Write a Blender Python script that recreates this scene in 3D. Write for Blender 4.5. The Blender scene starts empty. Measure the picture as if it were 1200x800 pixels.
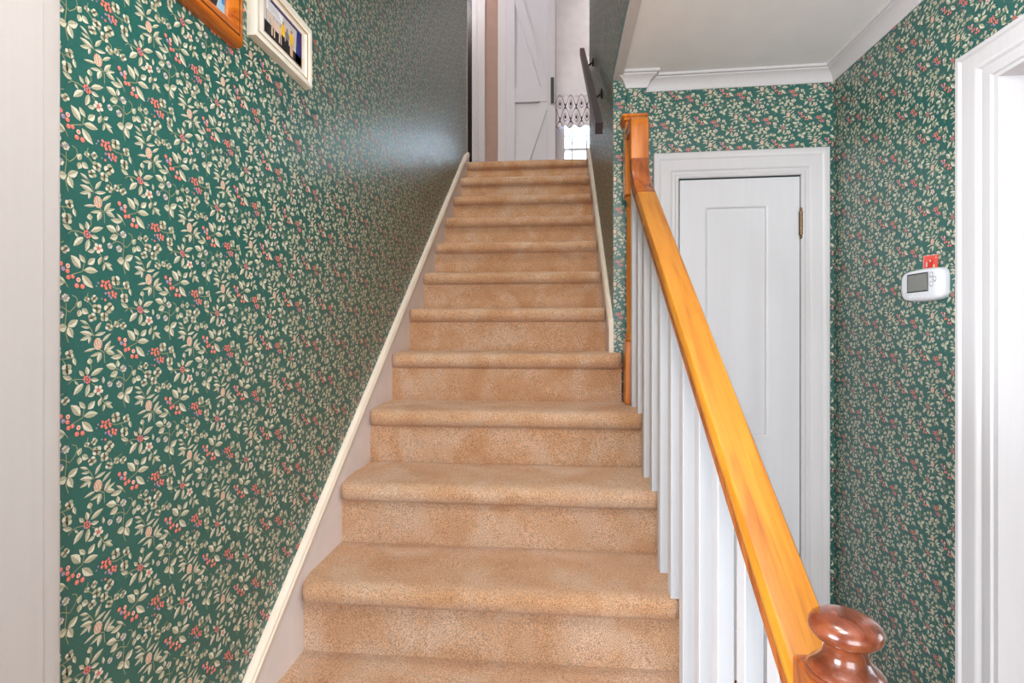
import bpy, math, random
import numpy as np
from mathutils import Vector, Matrix, noise

# ------------------------------------------------------------------ camera, world, light, exposure
scene = bpy.context.scene
COL = scene.collection
EYE = 1.408
cam_data = bpy.data.cameras.new('camera')
cam = bpy.data.objects.new('camera', cam_data)
COL.objects.link(cam)
cam.location = (0, 0, EYE)
cam.rotation_euler = (math.pi / 2, 0, 0.0897)
cam_data.sensor_width = 36.0
cam_data.lens = 624.35 / 1200 * 36.0
cam_data.shift_y = -12.54 / 1200
cam_data.clip_start = 0.02
scene.camera = cam

scene.view_settings.view_transform = 'Standard'
scene.view_settings.look = 'None'
scene.view_settings.gamma = 1.0
scene.view_settings.use_curve_mapping = False
scene.view_settings.exposure = 0.12

world = bpy.data.worlds.new('sky')
scene.world = world
world.use_nodes = True
world.node_tree.nodes['Background'].inputs[0].default_value = (0.86, 0.93, 1.0, 1)
world.node_tree.nodes['Background'].inputs[1].default_value = 1.15


def area_light(name, loc, aim, sx, sy, power, color):
    d = bpy.data.lights.new(name, 'AREA')
    d.shape = 'RECTANGLE'
    d.size, d.size_y = sx, sy
    d.energy = power
    d.color = color
    o = bpy.data.objects.new(name, d)
    COL.objects.link(o)
    o.location = loc
    o.rotation_euler = (Vector(aim) - Vector(loc)).to_track_quat('-Z', 'Y').to_euler()
    return o


def bulb(name, loc, power, color, radius):
    d = bpy.data.lights.new(name, 'POINT')
    d.energy = power
    d.color = color
    d.shadow_soft_size = radius
    o = bpy.data.objects.new(name, d)
    COL.objects.link(o)
    o.location = loc
    return o


# daylight through the entry window behind the viewer and the bathroom window; side-room fills are added
area_light('daylight_entry_window', (0.2, -2.62, 1.35), (0.2, 0, 1.35), 2.2, 1.9, 105, (0.90, 0.95, 1.0))
area_light('added_east_fill', (3.62, 0.6, 1.45), (0, 0.9, 1.3), 1.8, 1.5, 30, (0.90, 0.95, 1.0))  # added fill from an unseen side room
area_light('added_west_fill', (-3.12, -1.35, 1.45), (1.07, 1.8, 1.25), 1.7, 1.5, 250, (0.86, 0.93, 1.0))  # added unseen fill, placed to brighten the hall's right wall
area_light('daylight_bathroom_window', (0.40, 6.52, 3.65), (0.0, 4.6, 3.3), 0.8, 1.25, 120, (0.62, 0.80, 1.0))
bulb('hall_ceiling_bulb', (0.12, 0.40, 2.17), 28, (1.0, 0.94, 0.88), 0.11)
bulb('bathroom_bulb', (0.9, 5.7, 5.1), 13, (1.0, 0.98, 1.0), 0.1)
bulb('landing_bulb', (-1.2, 4.2, 5.1), 24, (0.97, 0.96, 1.0), 0.1)
bulb('stairwell_bulb', (-0.2, 1.3, 4.9), 105, (1.0, 0.95, 0.88), 0.14)


# ------------------------------------------------------------------ materials
def srgb(r, g, b):
    def f(c):
        c /= 255
        return c / 12.92 if c <= 0.04045 else ((c + 0.055) / 1.055) ** 2.4
    return (f(r), f(g), f(b), 1)


class NT:
    def __init__(self, name):
        self.m = bpy.data.materials.new(name)
        self.m.use_nodes = True
        self.t = self.m.node_tree
        self.b = self.t.nodes['Principled BSDF']

    def n(self, typ, **kw):
        nd = self.t.nodes.new(typ)
        for k, v in kw.items():
            setattr(nd, k, v)
        return nd

    def l(self, a, b):
        self.t.links.new(a, b)

    def coords(self, scale=(1, 1, 1), rot=(0, 0, 0), kind='Object'):
        tc = self.n('ShaderNodeTexCoord')
        mr = self.n('ShaderNodeMapping')
        mr.inputs['Rotation'].default_value = rot
        mp = self.n('ShaderNodeMapping')
        mp.inputs['Scale'].default_value = scale
        self.l(tc.outputs[kind], mr.inputs['Vector'])
        self.l(mr.outputs[0], mp.inputs['Vector'])
        return mp.outputs[0]

    def noise(self, vec, scale, detail=3, rough=0.5, dist=0.0):
        nd = self.n('ShaderNodeTexNoise')
        nd.inputs['Scale'].default_value = scale
        nd.inputs['Detail'].default_value = detail
        nd.inputs['Roughness'].default_value = rough
        nd.inputs['Distortion'].default_value = dist
        self.l(vec, nd.inputs['Vector'])
        return nd.outputs['Fac']

    def ramp(self, fac, stops):
        nd = self.n('ShaderNodeValToRGB')
        cr = nd.color_ramp
        while len(cr.elements) < len(stops):
            cr.elements.new(0.5)
        for e, (p, c) in zip(cr.elements, stops):
            e.position = p
            e.color = c
        self.l(fac, nd.inputs[0])
        return nd.outputs[0]

    def mix(self, fac, a, b, mode='MIX'):
        nd = self.n('ShaderNodeMix', data_type='RGBA', blend_type=mode)
        for sock, v in ((nd.inputs[0], fac), (nd.inputs[6], a), (nd.inputs[7], b)):
            if hasattr(v, 'node'):
                self.l(v, sock)
            else:
                sock.default_value = v
        return nd.outputs[2]

    def math(self, op, a, b=0.0, c=0.0):
        nd = self.n('ShaderNodeMath', operation=op)
        for i, v in enumerate((a, b, c)):
            if hasattr(v, 'node'):
                self.l(v, nd.inputs[i])
            else:
                nd.inputs[i].default_value = v
        return nd.outputs[0]

    def bump(self, h, strength, dist):
        nd = self.n('ShaderNodeBump')
        nd.inputs['Strength'].default_value = strength
        nd.inputs['Distance'].default_value = dist
        self.l(h, nd.inputs['Height'])
        self.l(nd.outputs[0], self.b.inputs['Normal'])

    def base(self, c):
        if hasattr(c, 'node'):
            self.l(c, self.b.inputs['Base Color'])
        else:
            self.b.inputs['Base Color'].default_value = c

    def set(self, **kw):
        for k, v in kw.items():
            self.b.inputs[k.replace('_', ' ')].default_value = v
        return self.m


def plain(name, rgb, rough=0.5, spec=0.5, metal=0.0, vary=0.04, scale=12, bump=0.0, **kw):
    t = NT(name)
    v = t.coords()
    f = t.noise(v, scale, 4)
    c = srgb(*rgb)
    lo = tuple(x * (1 - vary) for x in c[:3]) + (1,)
    hi = tuple(min(1, x * (1 + vary)) for x in c[:3]) + (1,)
    t.base(t.ramp(f, [(0.3, lo), (0.7, hi)]))
    if bump:
        t.bump(t.noise(v, scale * 14, 3), bump, 0.002)
    t.set(Roughness=rough, Metallic=metal, **{'Specular_IOR_Level': spec}, **kw)
    return t.m


def paint(name, rgb, rough=0.35):
    """brushed gloss paint: faint vertical brush marks"""
    t = NT(name)
    v = t.coords((60, 60, 2.0))
    f = t.noise(v, 2.0, 4)
    c = srgb(*rgb)
    lo = tuple(x * 0.965 for x in c[:3]) + (1,)
    t.base(t.ramp(f, [(0.25, lo), (0.7, c)]))
    t.bump(f, 0.12, 0.002)
    return t.set(Roughness=rough)


def wood(name, dark, mid, light, rot, rough=0.25, coat=0.4):
    t = NT(name)
    v = t.coords((22, 1.6, 22), rot)
    f = t.noise(v, 2.2, 5, 0.55, 0.7)
    v2 = t.coords((90, 3.0, 90), rot)
    g = t.noise(v2, 4.0, 3, 0.5)
    c = t.ramp(f, [(0.28, srgb(*dark)), (0.5, srgb(*mid)), (0.72, srgb(*light))])
    c = t.mix(t.math('MULTIPLY', g, 0.35), c, srgb(*dark), 'MULTIPLY')
    t.base(c)
    t.bump(g, 0.05, 0.001)
    t.set(Roughness=rough)
    t.b.inputs['Coat Weight'].default_value = coat
    t.b.inputs['Coat Roughness'].default_value = 0.18
    return t.m


def carpet_material():
    t = NT('tan_cut_pile_carpet')
    v = t.coords()
    big = t.noise(v, 6.5, 4, 0.55, 0.6)
    fine = t.noise(v, 390, 3, 0.8)
    c = t.ramp(big, [(0.30, srgb(211, 157, 113)), (0.48, srgb(221, 174, 135)), (0.66, srgb(230, 194, 165))])
    d = t.ramp(fine, [(0.37, (0.30, 0.26, 0.25, 1)), (0.50, (0.92, 0.90, 0.88, 1)), (0.64, (1.3, 1.26, 1.2, 1))])
    t.base(t.mix(1.0, c, d, 'MULTIPLY'))
    t.bump(fine, 0.9, 0.006)
    t.set(Roughness=0.95, Specular_IOR_Level=0.1)
    t.b.inputs['Sheen Weight'].default_value = 0.25
    t.b.inputs['Sheen Roughness'].default_value = 0.5
    return t.m


def wallpaper_material():
    t = NT('printed_vinyl_wallpaper')
    at = t.n('ShaderNodeAttribute', attribute_name='ink')
    v = t.coords()
    f = t.noise(v, 420, 2)
    c = t.mix(1.0, at.outputs['Color'], t.ramp(f, [(0.3, (0.86, 0.86, 0.86, 1)), (0.7, (1.1, 1.1, 1.1, 1))]), 'MULTIPLY')
    t.base(c)
    t.bump(f, 0.25, 0.0006)
    t.set(Roughness=0.37, Specular_IOR_Level=0.7)
    return t.m


M = {}
M['paper'] = wallpaper_material()
M['carpet'] = carpet_material()
M['trim'] = paint('white_gloss_trim_paint', (206, 204, 206))
M['casing'] = paint('white_brushed_casing_paint', (188, 183, 182), 0.28)
M['cream'] = plain('cream_skirting_cap_paint', (226, 212, 196), 0.4)
M['lilac'] = plain('off_white_skirting_paint', (224, 214, 212), 0.4)
M['baluster'] = paint('white_baluster_paint', (197, 198, 203), 0.35)
M['door'] = paint('white_door_paint', (212, 212, 216), 0.4)
M['ceiling'] = plain('white_ceiling_paint', (240, 241, 243), 0.9, 0.2, vary=0.02)
M['white_wall'] = plain('white_wall_paint', (232, 230, 230), 0.8, 0.3)
M['tan_wall'] = plain('tan_wall_paint', (166, 138, 128), 0.8, 0.3)
M['plaster'] = plain('pale_plaster', (214, 206, 196), 0.85, 0.3)
M['floor'] = plain('oak_floor', (170, 120, 78), 0.4, vary=0.15, scale=5)
M['rail'] = wood('golden_varnished_maple', (158, 90, 22), (191, 124, 30), (202, 137, 40), (-0.645, 0, 0), 0.3, 0.25)
M['amber'] = wood('amber_varnished_maple', (168, 84, 20), (208, 122, 30), (220, 136, 42), (math.pi / 2, 0, 0))
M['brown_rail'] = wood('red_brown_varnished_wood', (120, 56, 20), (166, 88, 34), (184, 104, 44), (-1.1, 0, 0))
M['mahogany'] = wood('red_brown_turned_wood', (66, 25, 15), (120, 56, 32), (148, 80, 50), (0.4, 0.2, 0), 0.16, 0.7)
M['frame_wood'] = wood('orange_varnished_pine', (150, 70, 18), (196, 108, 26), (214, 130, 40), (0, 0, 0))
M['frame_white'] = plain('cream_white_frame_paint', (232, 226, 214), 0.35)
M['mat_board'] = plain('white_mat_board', (236, 234, 230), 0.8)
M['gold'] = plain('gold_fillet', (204, 158, 84), 0.4, metal=0.3)
M['black'] = plain('black_lacquer', (14, 13, 14), 0.3)
M['dark_metal'] = plain('dark_bronze_metal', (62, 54, 58), 0.35, metal=0.4)
M['iron'] = plain('black_iron', (22, 20, 22), 0.4, metal=0.6)
M['brass'] = plain('aged_brass', (120, 98, 74), 0.35, metal=0.9, vary=0.3, scale=120)
M['plastic'] = plain('white_plastic', (218, 220, 226), 0.3)
M['lcd'] = plain('grey_lcd', (122, 124, 120), 0.2)
M['grey_plastic'] = plain('grey_plastic', (140, 140, 140), 0.4)
M['barn'] = paint('pale_lavender_white_door_paint', (206, 204, 214), 0.45)
M['doorway_shade'] = plain('near_black_doorway_shade', (10, 11, 13), 0.25)  # black colour stands in for the dark of an unlit room


def simple(rgb, rough=0.5):
    key = 'print_%d_%d_%d' % rgb
    if key not in M:
        M[key] = plain(key, rgb, rough, vary=0.05, scale=60)
    return M[key]


# ------------------------------------------------------------------ mesh helpers
class MB:
    def __init__(self):
        self.v, self.f, self.mi = [], [], []

    def add(self, verts, faces, mi=0):
        o = len(self.v)
        self.v += [tuple(p) for p in verts]
        self.f += [tuple(i + o for i in q) for q in faces]
        self.mi += [mi] * len(faces)
        return self

    def box(self, x0, x1, y0, y1, z0, z1, mi=0):
        v = [(x, y, z) for z in (z0, z1) for y in (y0, y1) for x in (x0, x1)]
        return self.add(v, [(0, 2, 3, 1), (4, 5, 7, 6), (0, 1, 5, 4), (2, 6, 7, 3), (0, 4, 6, 2), (1, 3, 7, 5)], mi)

    def rbox(self, x0, x1, y0, y1, z0, z1, r, mi=0):
        """box with chamfered vertical edges and slightly chamfered top and bottom"""
        ring = [(x0 + r, y0), (x1 - r, y0), (x1, y0 + r), (x1, y1 - r), (x1 - r, y1), (x0 + r, y1), (x0, y1 - r), (x0, y0 + r)]
        cx, cy = (x0 + x1) / 2, (y0 + y1) / 2

        def ins(p):
            return (cx + (p[0] - cx) * (1 - 2 * r / (x1 - x0)), cy + (p[1] - cy) * (1 - 2 * r / (y1 - y0)))
        rows = [[(*ins(p), z0) for p in ring], [(*p, z0 + r) for p in ring], [(*p, z1 - r) for p in ring], [(*ins(p), z1) for p in ring]]
        return self.loft(rows, True, True, mi)

    def loft(self, rows, close=True, caps=True, mi=0):
        n = len(rows[0])
        v = [p for r in rows for p in r]
        f = []
        for i in range(len(rows) - 1):
            for j in range(n if close else n - 1):
                k = (j + 1) % n
                f.append((i * n + j, i * n + k, (i + 1) * n + k, (i + 1) * n + j))
        if caps:
            f.append(tuple(range(n - 1, -1, -1)))
            f.append(tuple((len(rows) - 1) * n + j for j in range(n)))
        return self.add(v, f, mi)

    def lathe(self, cx, cy, prof, n=32, mi=0):
        rows = [[(cx + r * math.cos(2 * math.pi * j / n), cy + r * math.sin(2 * math.pi * j / n), z) for j in range(n)] for r, z in prof]
        return self.loft(rows, True, True, mi)

    def bar(self, a, b, w, h, up=(0, 0, 1), mi=0):
        a, b = Vector(a), Vector(b)
        t = (b - a).normalized()
        s = t.cross(Vector(up)).normalized()
        u = s.cross(t)
        rows = [[p + s * (sx * w / 2) + u * (sy * h / 2) for sx, sy in ((-1, -1), (1, -1), (1, 1), (-1, 1))] for p in (a, b)]
        return self.loft(rows, True, True, mi)

    def tube(self, pts, r, n=10, mi=0):
        rows = []
        pts = [Vector(p) for p in pts]
        for i, p in enumerate(pts):
            t = (pts[min(i + 1, len(pts) - 1)] - pts[max(i - 1, 0)]).normalized()
            s = t.cross(Vector((0.31, 0.2, 0.93))).normalized()
            u = s.cross(t)
            rows.append([p + s * (r * math.cos(2 * math.pi * j / n)) + u * (r * math.sin(2 * math.pi * j / n)) for j in range(n)])
        return self.loft(rows, True, True, mi)

    def sweep(self, path, prof, tf, mi=0, closed=False):
        """sweep prof [(offset to the right of travel, height)] along 2-D path with mitred corners; tf(u, v, h) -> xyz"""
        n = len(path)
        rows = []
        for i in range(n):
            p = Vector(path[i])
            din = (p - Vector(path[i - 1])).normalized() if (i > 0 or closed) else None
            dout = (Vector(path[(i + 1) % n]) - p).normalized() if (i < n - 1 or closed) else None
            din = din or dout
            dout = dout or din
            n1, n2 = Vector((din.y, -din.x)), Vector((dout.y, -dout.x))
            m = (n1 + n2)
            m = m / max(1e-6, m.dot(n1))
            rows.append([tf(p.x + m.x * a, p.y + m.y * a, h) for a, h in prof])
        if closed:
            rows.append(rows[0])
        return self.loft(rows, True, not closed, mi)

    def build(self, name, mats, parent=None, smooth=None):
        me = bpy.data.meshes.new(name)
        me.from_pydata(self.v, [], self.f)
        for m in (mats if isinstance(mats, (list, tuple)) else [mats]):
            me.materials.append(m)
        if any(self.mi):
            me.polygons.foreach_set('material_index', self.mi)
        import bmesh
        bm = bmesh.new()
        bm.from_mesh(me)
        bmesh.ops.recalc_face_normals(bm, faces=bm.faces)
        bm.to_mesh(me)
        bm.free()
        o = bpy.data.objects.new(name, me)
        COL.objects.link(o)
        if parent:
            o.parent = parent
            if parent.type == 'EMPTY':
                o.matrix_parent_inverse = Matrix.Translation(-parent.location)
        if smooth:
            me.polygons.foreach_set('use_smooth', [True] * len(me.polygons))
            try:
                me.set_sharp_from_angle(angle=math.radians(smooth))
            except Exception:
                pass
        return o


def thing(name, label, cat, group=None, loc=(0, 0, 0)):
    o = bpy.data.objects.new(name, None)
    COL.objects.link(o)
    o.empty_display_size = 0.05
    o.location = loc
    return tag(o, label, cat, group)


def tag(o, label, cat, group=None):
    o['label'] = label
    o['category'] = cat
    if group:
        o['group'] = group
    return o


def struct(o, label=None):
    o['kind'] = 'structure'
    if label:
        o['label'] = label
    return o


def group_root(name):
    o = bpy.data.objects.new(name, None)
    COL.objects.link(o)
    return o


# ------------------------------------------------------------------ wallpaper: a printed half-drop repeat of leaves, berries and flowers (millimetres)
MOTIF_LEAVES = [(-16.3,28.9,-29.9,34.7,4.1),(-13.0,24.3,-27.8,26.0,3.8),(-8.1,12.9,-29.9,17.7,6.5),(-13.0,12.0,-29.9,5.7,4.9),(-12.0,11.1,-15.2,0.7,4.5),(-4.4,17.6,6.8,33.1,5.3),(-5.5,12.9,14.7,18.0,4.6),(7.9,3.1,24.0,15.6,4.6),(-2.2,-6.8,-23.6,-11.2,3.8),(5.6,-12.3,-13.0,-18.2,4.2),(6.8,-13.3,0.0,-28.4,7.0),(11.3,-11.9,24.0,4.7,6.2),(14.7,-9.2,31.2,-3.4,3.9),(13.6,-12.0,31.2,-16.7,7.0),(47.0,-20.0,33.6,-9.4,4.1),(45.0,-19.9,22.9,-21.5,7.3),(70.0,3.3,54.5,20.6,10.8),(78.7,12.8,68.2,23.7,6.7),(81.9,11.1,94.2,21.7,8.5),(75.3,1.3,99.8,2.3,8.8),(72.6,-5.5,91.5,-23.2,10.0),(-22.6,-46.0,-30.9,-37.6,5.6),(-17.3,-45.5,-19.4,-32.8,6.8),(-12.0,-46.9,10.2,-36.8,7.2),(-12.0,-52.2,2.3,-53.9,5.7),(-15.2,-57.9,-20.5,-76.7,7.1),(-23.6,-57.1,-40.0,-72.4,8.2),(-42.0,-48.9,-56.6,-43.7,6.2),(-38.0,-51.7,-31.9,-58.1,3.3),(-4.4,-72.9,-17.3,-76.5,5.7),(9.7,-60.4,9.0,-49.3,4.7),(100.7,12.2,105.7,25.0,6.0),(109.2,21.7,117.6,28.3,5.2),(110.6,15.6,108.0,3.9,4.4),(111.2,16.9,124.9,14.7,4.4),(113.2,13.0,126.4,6.2,4.8),(34.0,-38.8,14.7,-33.2,9.6),(36.5,-43.6,21.7,-50.4,9.2),(36.0,-37.6,36.0,-26.5,6.8),(66.6,-53.8,71.8,-43.5,7.1),(72.6,-54.7,83.3,-60.9,8.4),(69.2,-55.9,66.6,-66.6,7.9),(50.0,-79.9,66.1,-70.7,9.4),(48.8,-80.5,35.0,-82.9,10.6),(51.3,-80.4,58.3,-96.7,9.4),(-12.0,-29.9,-13.7,-20.4,8.3),(158.1,194.6,161.8,182.4,5.4)]
MOTIF_BERRIES = [(38.9,6.9,3.62,0),(50.0,4.9,3.46,1),(42.8,0.0,3.43,2),(49.5,-2.4,3.46,0),(50.8,-11.0,3.47,0),(57.6,-9.6,3.08,0),(66.6,-13.3,3.53,1),(64.0,-21.9,3.73,0),(73.1,-22.3,3.77,0),(-13.3,-52.1,1.89,0),(-14.8,-55.2,1.88,0),(-18.4,-56.1,1.87,0),(-22.0,-54.5,1.86,3),(-23.4,-51.2,1.86,0),(-22.0,-48.1,1.86,0),(-18.4,-47.1,1.87,0),(-14.8,-48.8,1.88,3),(-18.4,-51.6,2.06,0),(3.2,-69.4,1.54,0),(1.2,-70.9,1.54,0),(-0.8,-68.9,1.53,0),(1.2,-67.4,1.54,0),(-3.5,7.0,1.62,4),(0.0,6.9,1.63,4),(-5.4,4.7,1.62,4),(-1.1,4.6,1.63,4),(3.3,4.5,1.64,4),(-5.2,2.4,1.62,4),(-0.4,2.3,1.63,4),(4.5,2.2,1.64,4),(-4.7,0.1,1.62,4),(0.3,0.0,1.63,4),(5.3,-0.1,1.64,4),(-3.9,-2.2,1.62,4),(0.9,-2.3,1.63,4),(5.8,-2.5,1.64,4),(-2.8,-4.5,1.62,4),(1.6,-4.7,1.63,4),(6.0,-4.8,1.64,4),(0.5,-6.9,1.63,4),(4.0,-7.0,1.64,4),(107.1,200.3,2.72,0),(113.1,199.2,2.74,0),(118.0,201.4,2.38,0),(105.9,194.1,2.71,0),(111.9,194.4,2.55,0),(119.7,195.8,2.75,0),(113.6,190.7,2.74,0),(120.9,192.0,2.39,0),(99.4,197.7,1.8,3),(96.6,192.9,1.43,3),(118.4,183.7,2.57,0),(125.3,185.5,2.59,0),(119.2,179.6,2.39,3),(125.8,180.8,2.59,0),(131.5,183.6,2.6,0),(130.3,178.4,2.6,0),(122.8,176.7,2.21,3),(112.6,182.8,2.19,3),(105.9,174.2,1.45,3),(112.1,172.9,2.0,0)]
MOTIF_LOBED = [(131.5,203.7,8.18),(152.0,199.2,6.46),(148.1,177.6,7.95),(80.6,171.7,4.22),(93.1,173.8,5.35),(97.7,159.4,7.53),(119.2,160.9,8.44),(89.7,145.7,6.75),(110.7,146.9,7.27),(119.2,131.5,6.24),(132.8,136.0,5.22),(145.5,133.8,6.04)]
MOTIF_FLOWERS = [(47.0,-40.3,6.9),(21.7,-62.2,5.51),(38.9,-64.3,6.43)]
MOTIF_STEMS = [[(-17.3,29.9),(-10.9,21.4),(-6.6,11.9)],[(12.4,-29.1),(11.5,-13.5),(3.4,-8.4)],[(-12.0,-29.6),(-10.7,-35.3),(-12.4,-39.3)],[(50.8,-25.3),(47.0,-19.0)],[(53.3,-8.1),(63.5,-4.2),(73.9,-0.3),(76.6,13.2)],[(-47.9,-56.2),(-43.0,-51.2),(-35.0,-49.8),(-24.7,-51.1)],[(-9.8,-58.1),(-5.0,-61.4),(0.0,-66.7)],[(102.1,30.4),(106.3,23.9),(111.2,16.3),(114.1,11.9)],[(33.6,-39.4),(43.3,-43.1)],[(26.4,-58.7),(32.4,-53.3),(42.1,-53.5),(53.3,-60.2),(62.2,-51.7),(65.6,-43.7),(63.5,-38.4),(57.1,-35.9)],[(47.8,-47.5),(48.3,-61.8),(45.8,-79.8),(47.8,-92.2),(51.3,-102.9)],[(120.4,196.0),(132.8,191.8),(142.9,192.8),(155.9,193.2)],[(141.7,191.6),(146.8,183.1)],[(82.9,182.1),(80.2,170.7),(87.4,164.9),(96.6,155.6),(105.9,148.9)],[(114.3,145.5),(123.3,140.3),(125.8,128.2)],[(125.3,126.7),(127.3,134.3),(135.3,140.9),(143.5,144.3)]]
MOTIF_PETALS = [(6.7,-71.3,3.29),(1.2,-74.2,3.26),(-4.3,-70.2,3.24),(-2.3,-64.8,3.25),(4.5,-65.4,3.28)]
STEP_U, STEP_V, HALF_V = 0.0990, 0.2125, 0.1062
GROUND = srgb(29, 92, 85)[:3]
INK = {'a': srgb(203, 200, 176)[:3], 'b': srgb(170, 167, 143)[:3], 'c': srgb(216, 212, 192)[:3], 's': srgb(150, 150, 112)[:3],
       'r': srgb(222, 118, 106)[:3], 'h': srgb(244, 196, 182)[:3], 'm': srgb(150, 140, 172)[:3], 'w': srgb(214, 206, 190)[:3], 'd': srgb(126, 128, 100)[:3]}


def motif_polys():
    """list of (points in metres, layer, colour) for one repeat"""
    out = []
    rnd = random.Random(5)

    def ell(cx, cy, rx, ry, n, a0=0.0):
        return [(cx + rx * math.cos(a0 + 2 * math.pi * i / n), cy + ry * math.sin(a0 + 2 * math.pi * i / n)) for i in range(n)]
    for s in MOTIF_STEMS:
        for (x0, y0), (x1, y1) in zip(s, s[1:]):
            l = math.hypot(x1 - x0, y1 - y0)
            nx, ny = -(y1 - y0) / l * 0.6, (x1 - x0) / l * 0.6
            out.append(([(x0 + nx, y0 + ny), (x0 - nx, y0 - ny), (x1 - nx, y1 - ny), (x1 + nx, y1 + ny)], 1, 's'))

    def leaf(bx, by, tx, ty, w, flip):
        dx, dy = tx - bx, ty - by
        l = math.hypot(dx, dy)
        ux, uy = dx / l, dy / l
        nx, ny = -uy, ux
        bow = 0.10 * w * flip

        def pt(t, o):
            b = bow * math.sin(math.pi * t)
            return (bx + ux * l * t + nx * (o + b), by + uy * l * t + ny * (o + b))
        h = w * 0.57
        prof = [(0.0, 0), (0.18, 0.62), (0.42, 1.0), (0.68, 0.80), (0.88, 0.34), (1.0, 0)]
        for sgn, col in ((1, 'a'), (-1, 'b')) if flip > 0 else ((1, 'b'), (-1, 'c')):
            edge = [pt(t, sgn * h * o) for t, o in prof]
            mid = [pt(t, 0) for t in (0.66, 0.33)]
            out.append((edge + mid, 2, col))
        r = 0.22
        out.append(([pt(0.05, r), pt(0.05, -r), pt(0.8, -r * 0.6), pt(0.8, r * 0.6)], 3, 'd'))
    for i, q in enumerate(MOTIF_LEAVES):
        leaf(*q, 1 if i % 2 else -1)
    for i, (x, y, r) in enumerate(MOTIF_LOBED):
        r *= 1.18
        a = rnd.uniform(0, 6.28)
        for k in range(4):
            b = a + k * 1.57 + rnd.uniform(-0.2, 0.2)
            out.append((ell(x + 0.45 * r * math.cos(b), y + 0.45 * r * math.sin(b), 0.52 * r, 0.46 * r, 7, b), 2, 'abcb'[k]))
        for k in range(2):
            b = a + 0.8 + k * 1.57
            ca, sa = math.cos(b), math.sin(b)
            out.append(([(x + 0.7 * r * ca, y + 0.7 * r * sa), (x - 0.22 * sa, y + 0.22 * ca), (x - 0.7 * r * ca, y - 0.7 * r * sa), (x + 0.22 * sa, y - 0.22 * ca)], 3, 'd'))
    for (x, y, r) in MOTIF_FLOWERS:
        for k in range(7):
            b = k * 6.283 / 7
            out.append((ell(x + 0.58 * r * math.cos(b), y + 0.58 * r * math.sin(b), 0.36 * r, 0.3 * r, 6, b), 2, 'wma'[k % 3]))
        out.append((ell(x, y, 0.34 * r, 0.34 * r, 6), 3, 'b'))
        for k in range(3):
            b = k * 2.1 + 0.5
            out.append((ell(x + 0.3 * r * math.cos(b), y + 0.3 * r * math.sin(b), 0.13 * r, 0.13 * r, 5), 4, 'd'))
    for (x, y, r) in MOTIF_PETALS:
        out.append((ell(x, y, r, r * 0.9, 7), 2, 'w'))
    out.append((ell(0.5, 0.0, 7.5, 9.3, 10), 2, 'a'))
    for i, (x, y, r, t) in enumerate(MOTIF_BERRIES):
        if t == 4:
            r *= 0.66
        col = {0: 'r', 1: 'h', 2: 'm', 3: 'm', 4: 'r'}[t]
        out.append((ell(x, y, r, r, 8), 4, col))
        if t == 1:
            out.append((ell(x, y, r * 0.55, r * 0.55, 6), 5, 'r'))
        elif r > 2.2:
            out.append((ell(x - 0.3 * r, y + 0.35 * r, r * 0.28, r * 0.2, 5), 5, 'h'))
    return [([(a / 1000, b / 1000) for a, b in p], lay, INK[c]) for p, lay, c in out]


MOTIF = motif_polys()


def clip_rect(poly, u0, u1, v0, v1):
    for ax, lim, sg in ((0, u0, 1), (0, u1, -1), (1, v0, 1), (1, v1, -1)):
        res = []
        for i in range(len(poly)):
            a, b = poly[i - 1], poly[i]
            da, db = (a[ax] - lim) * sg, (b[ax] - lim) * sg
            if (da < 0) != (db < 0):
                t = da / (da - db)
                res.append((a[0] + (b[0] - a[0]) * t, a[1] + (b[1] - a[1]) * t))
            if db >= 0:
                res.append(b)
        poly = res
        if len(poly) < 3:
            return None
    return poly


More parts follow.
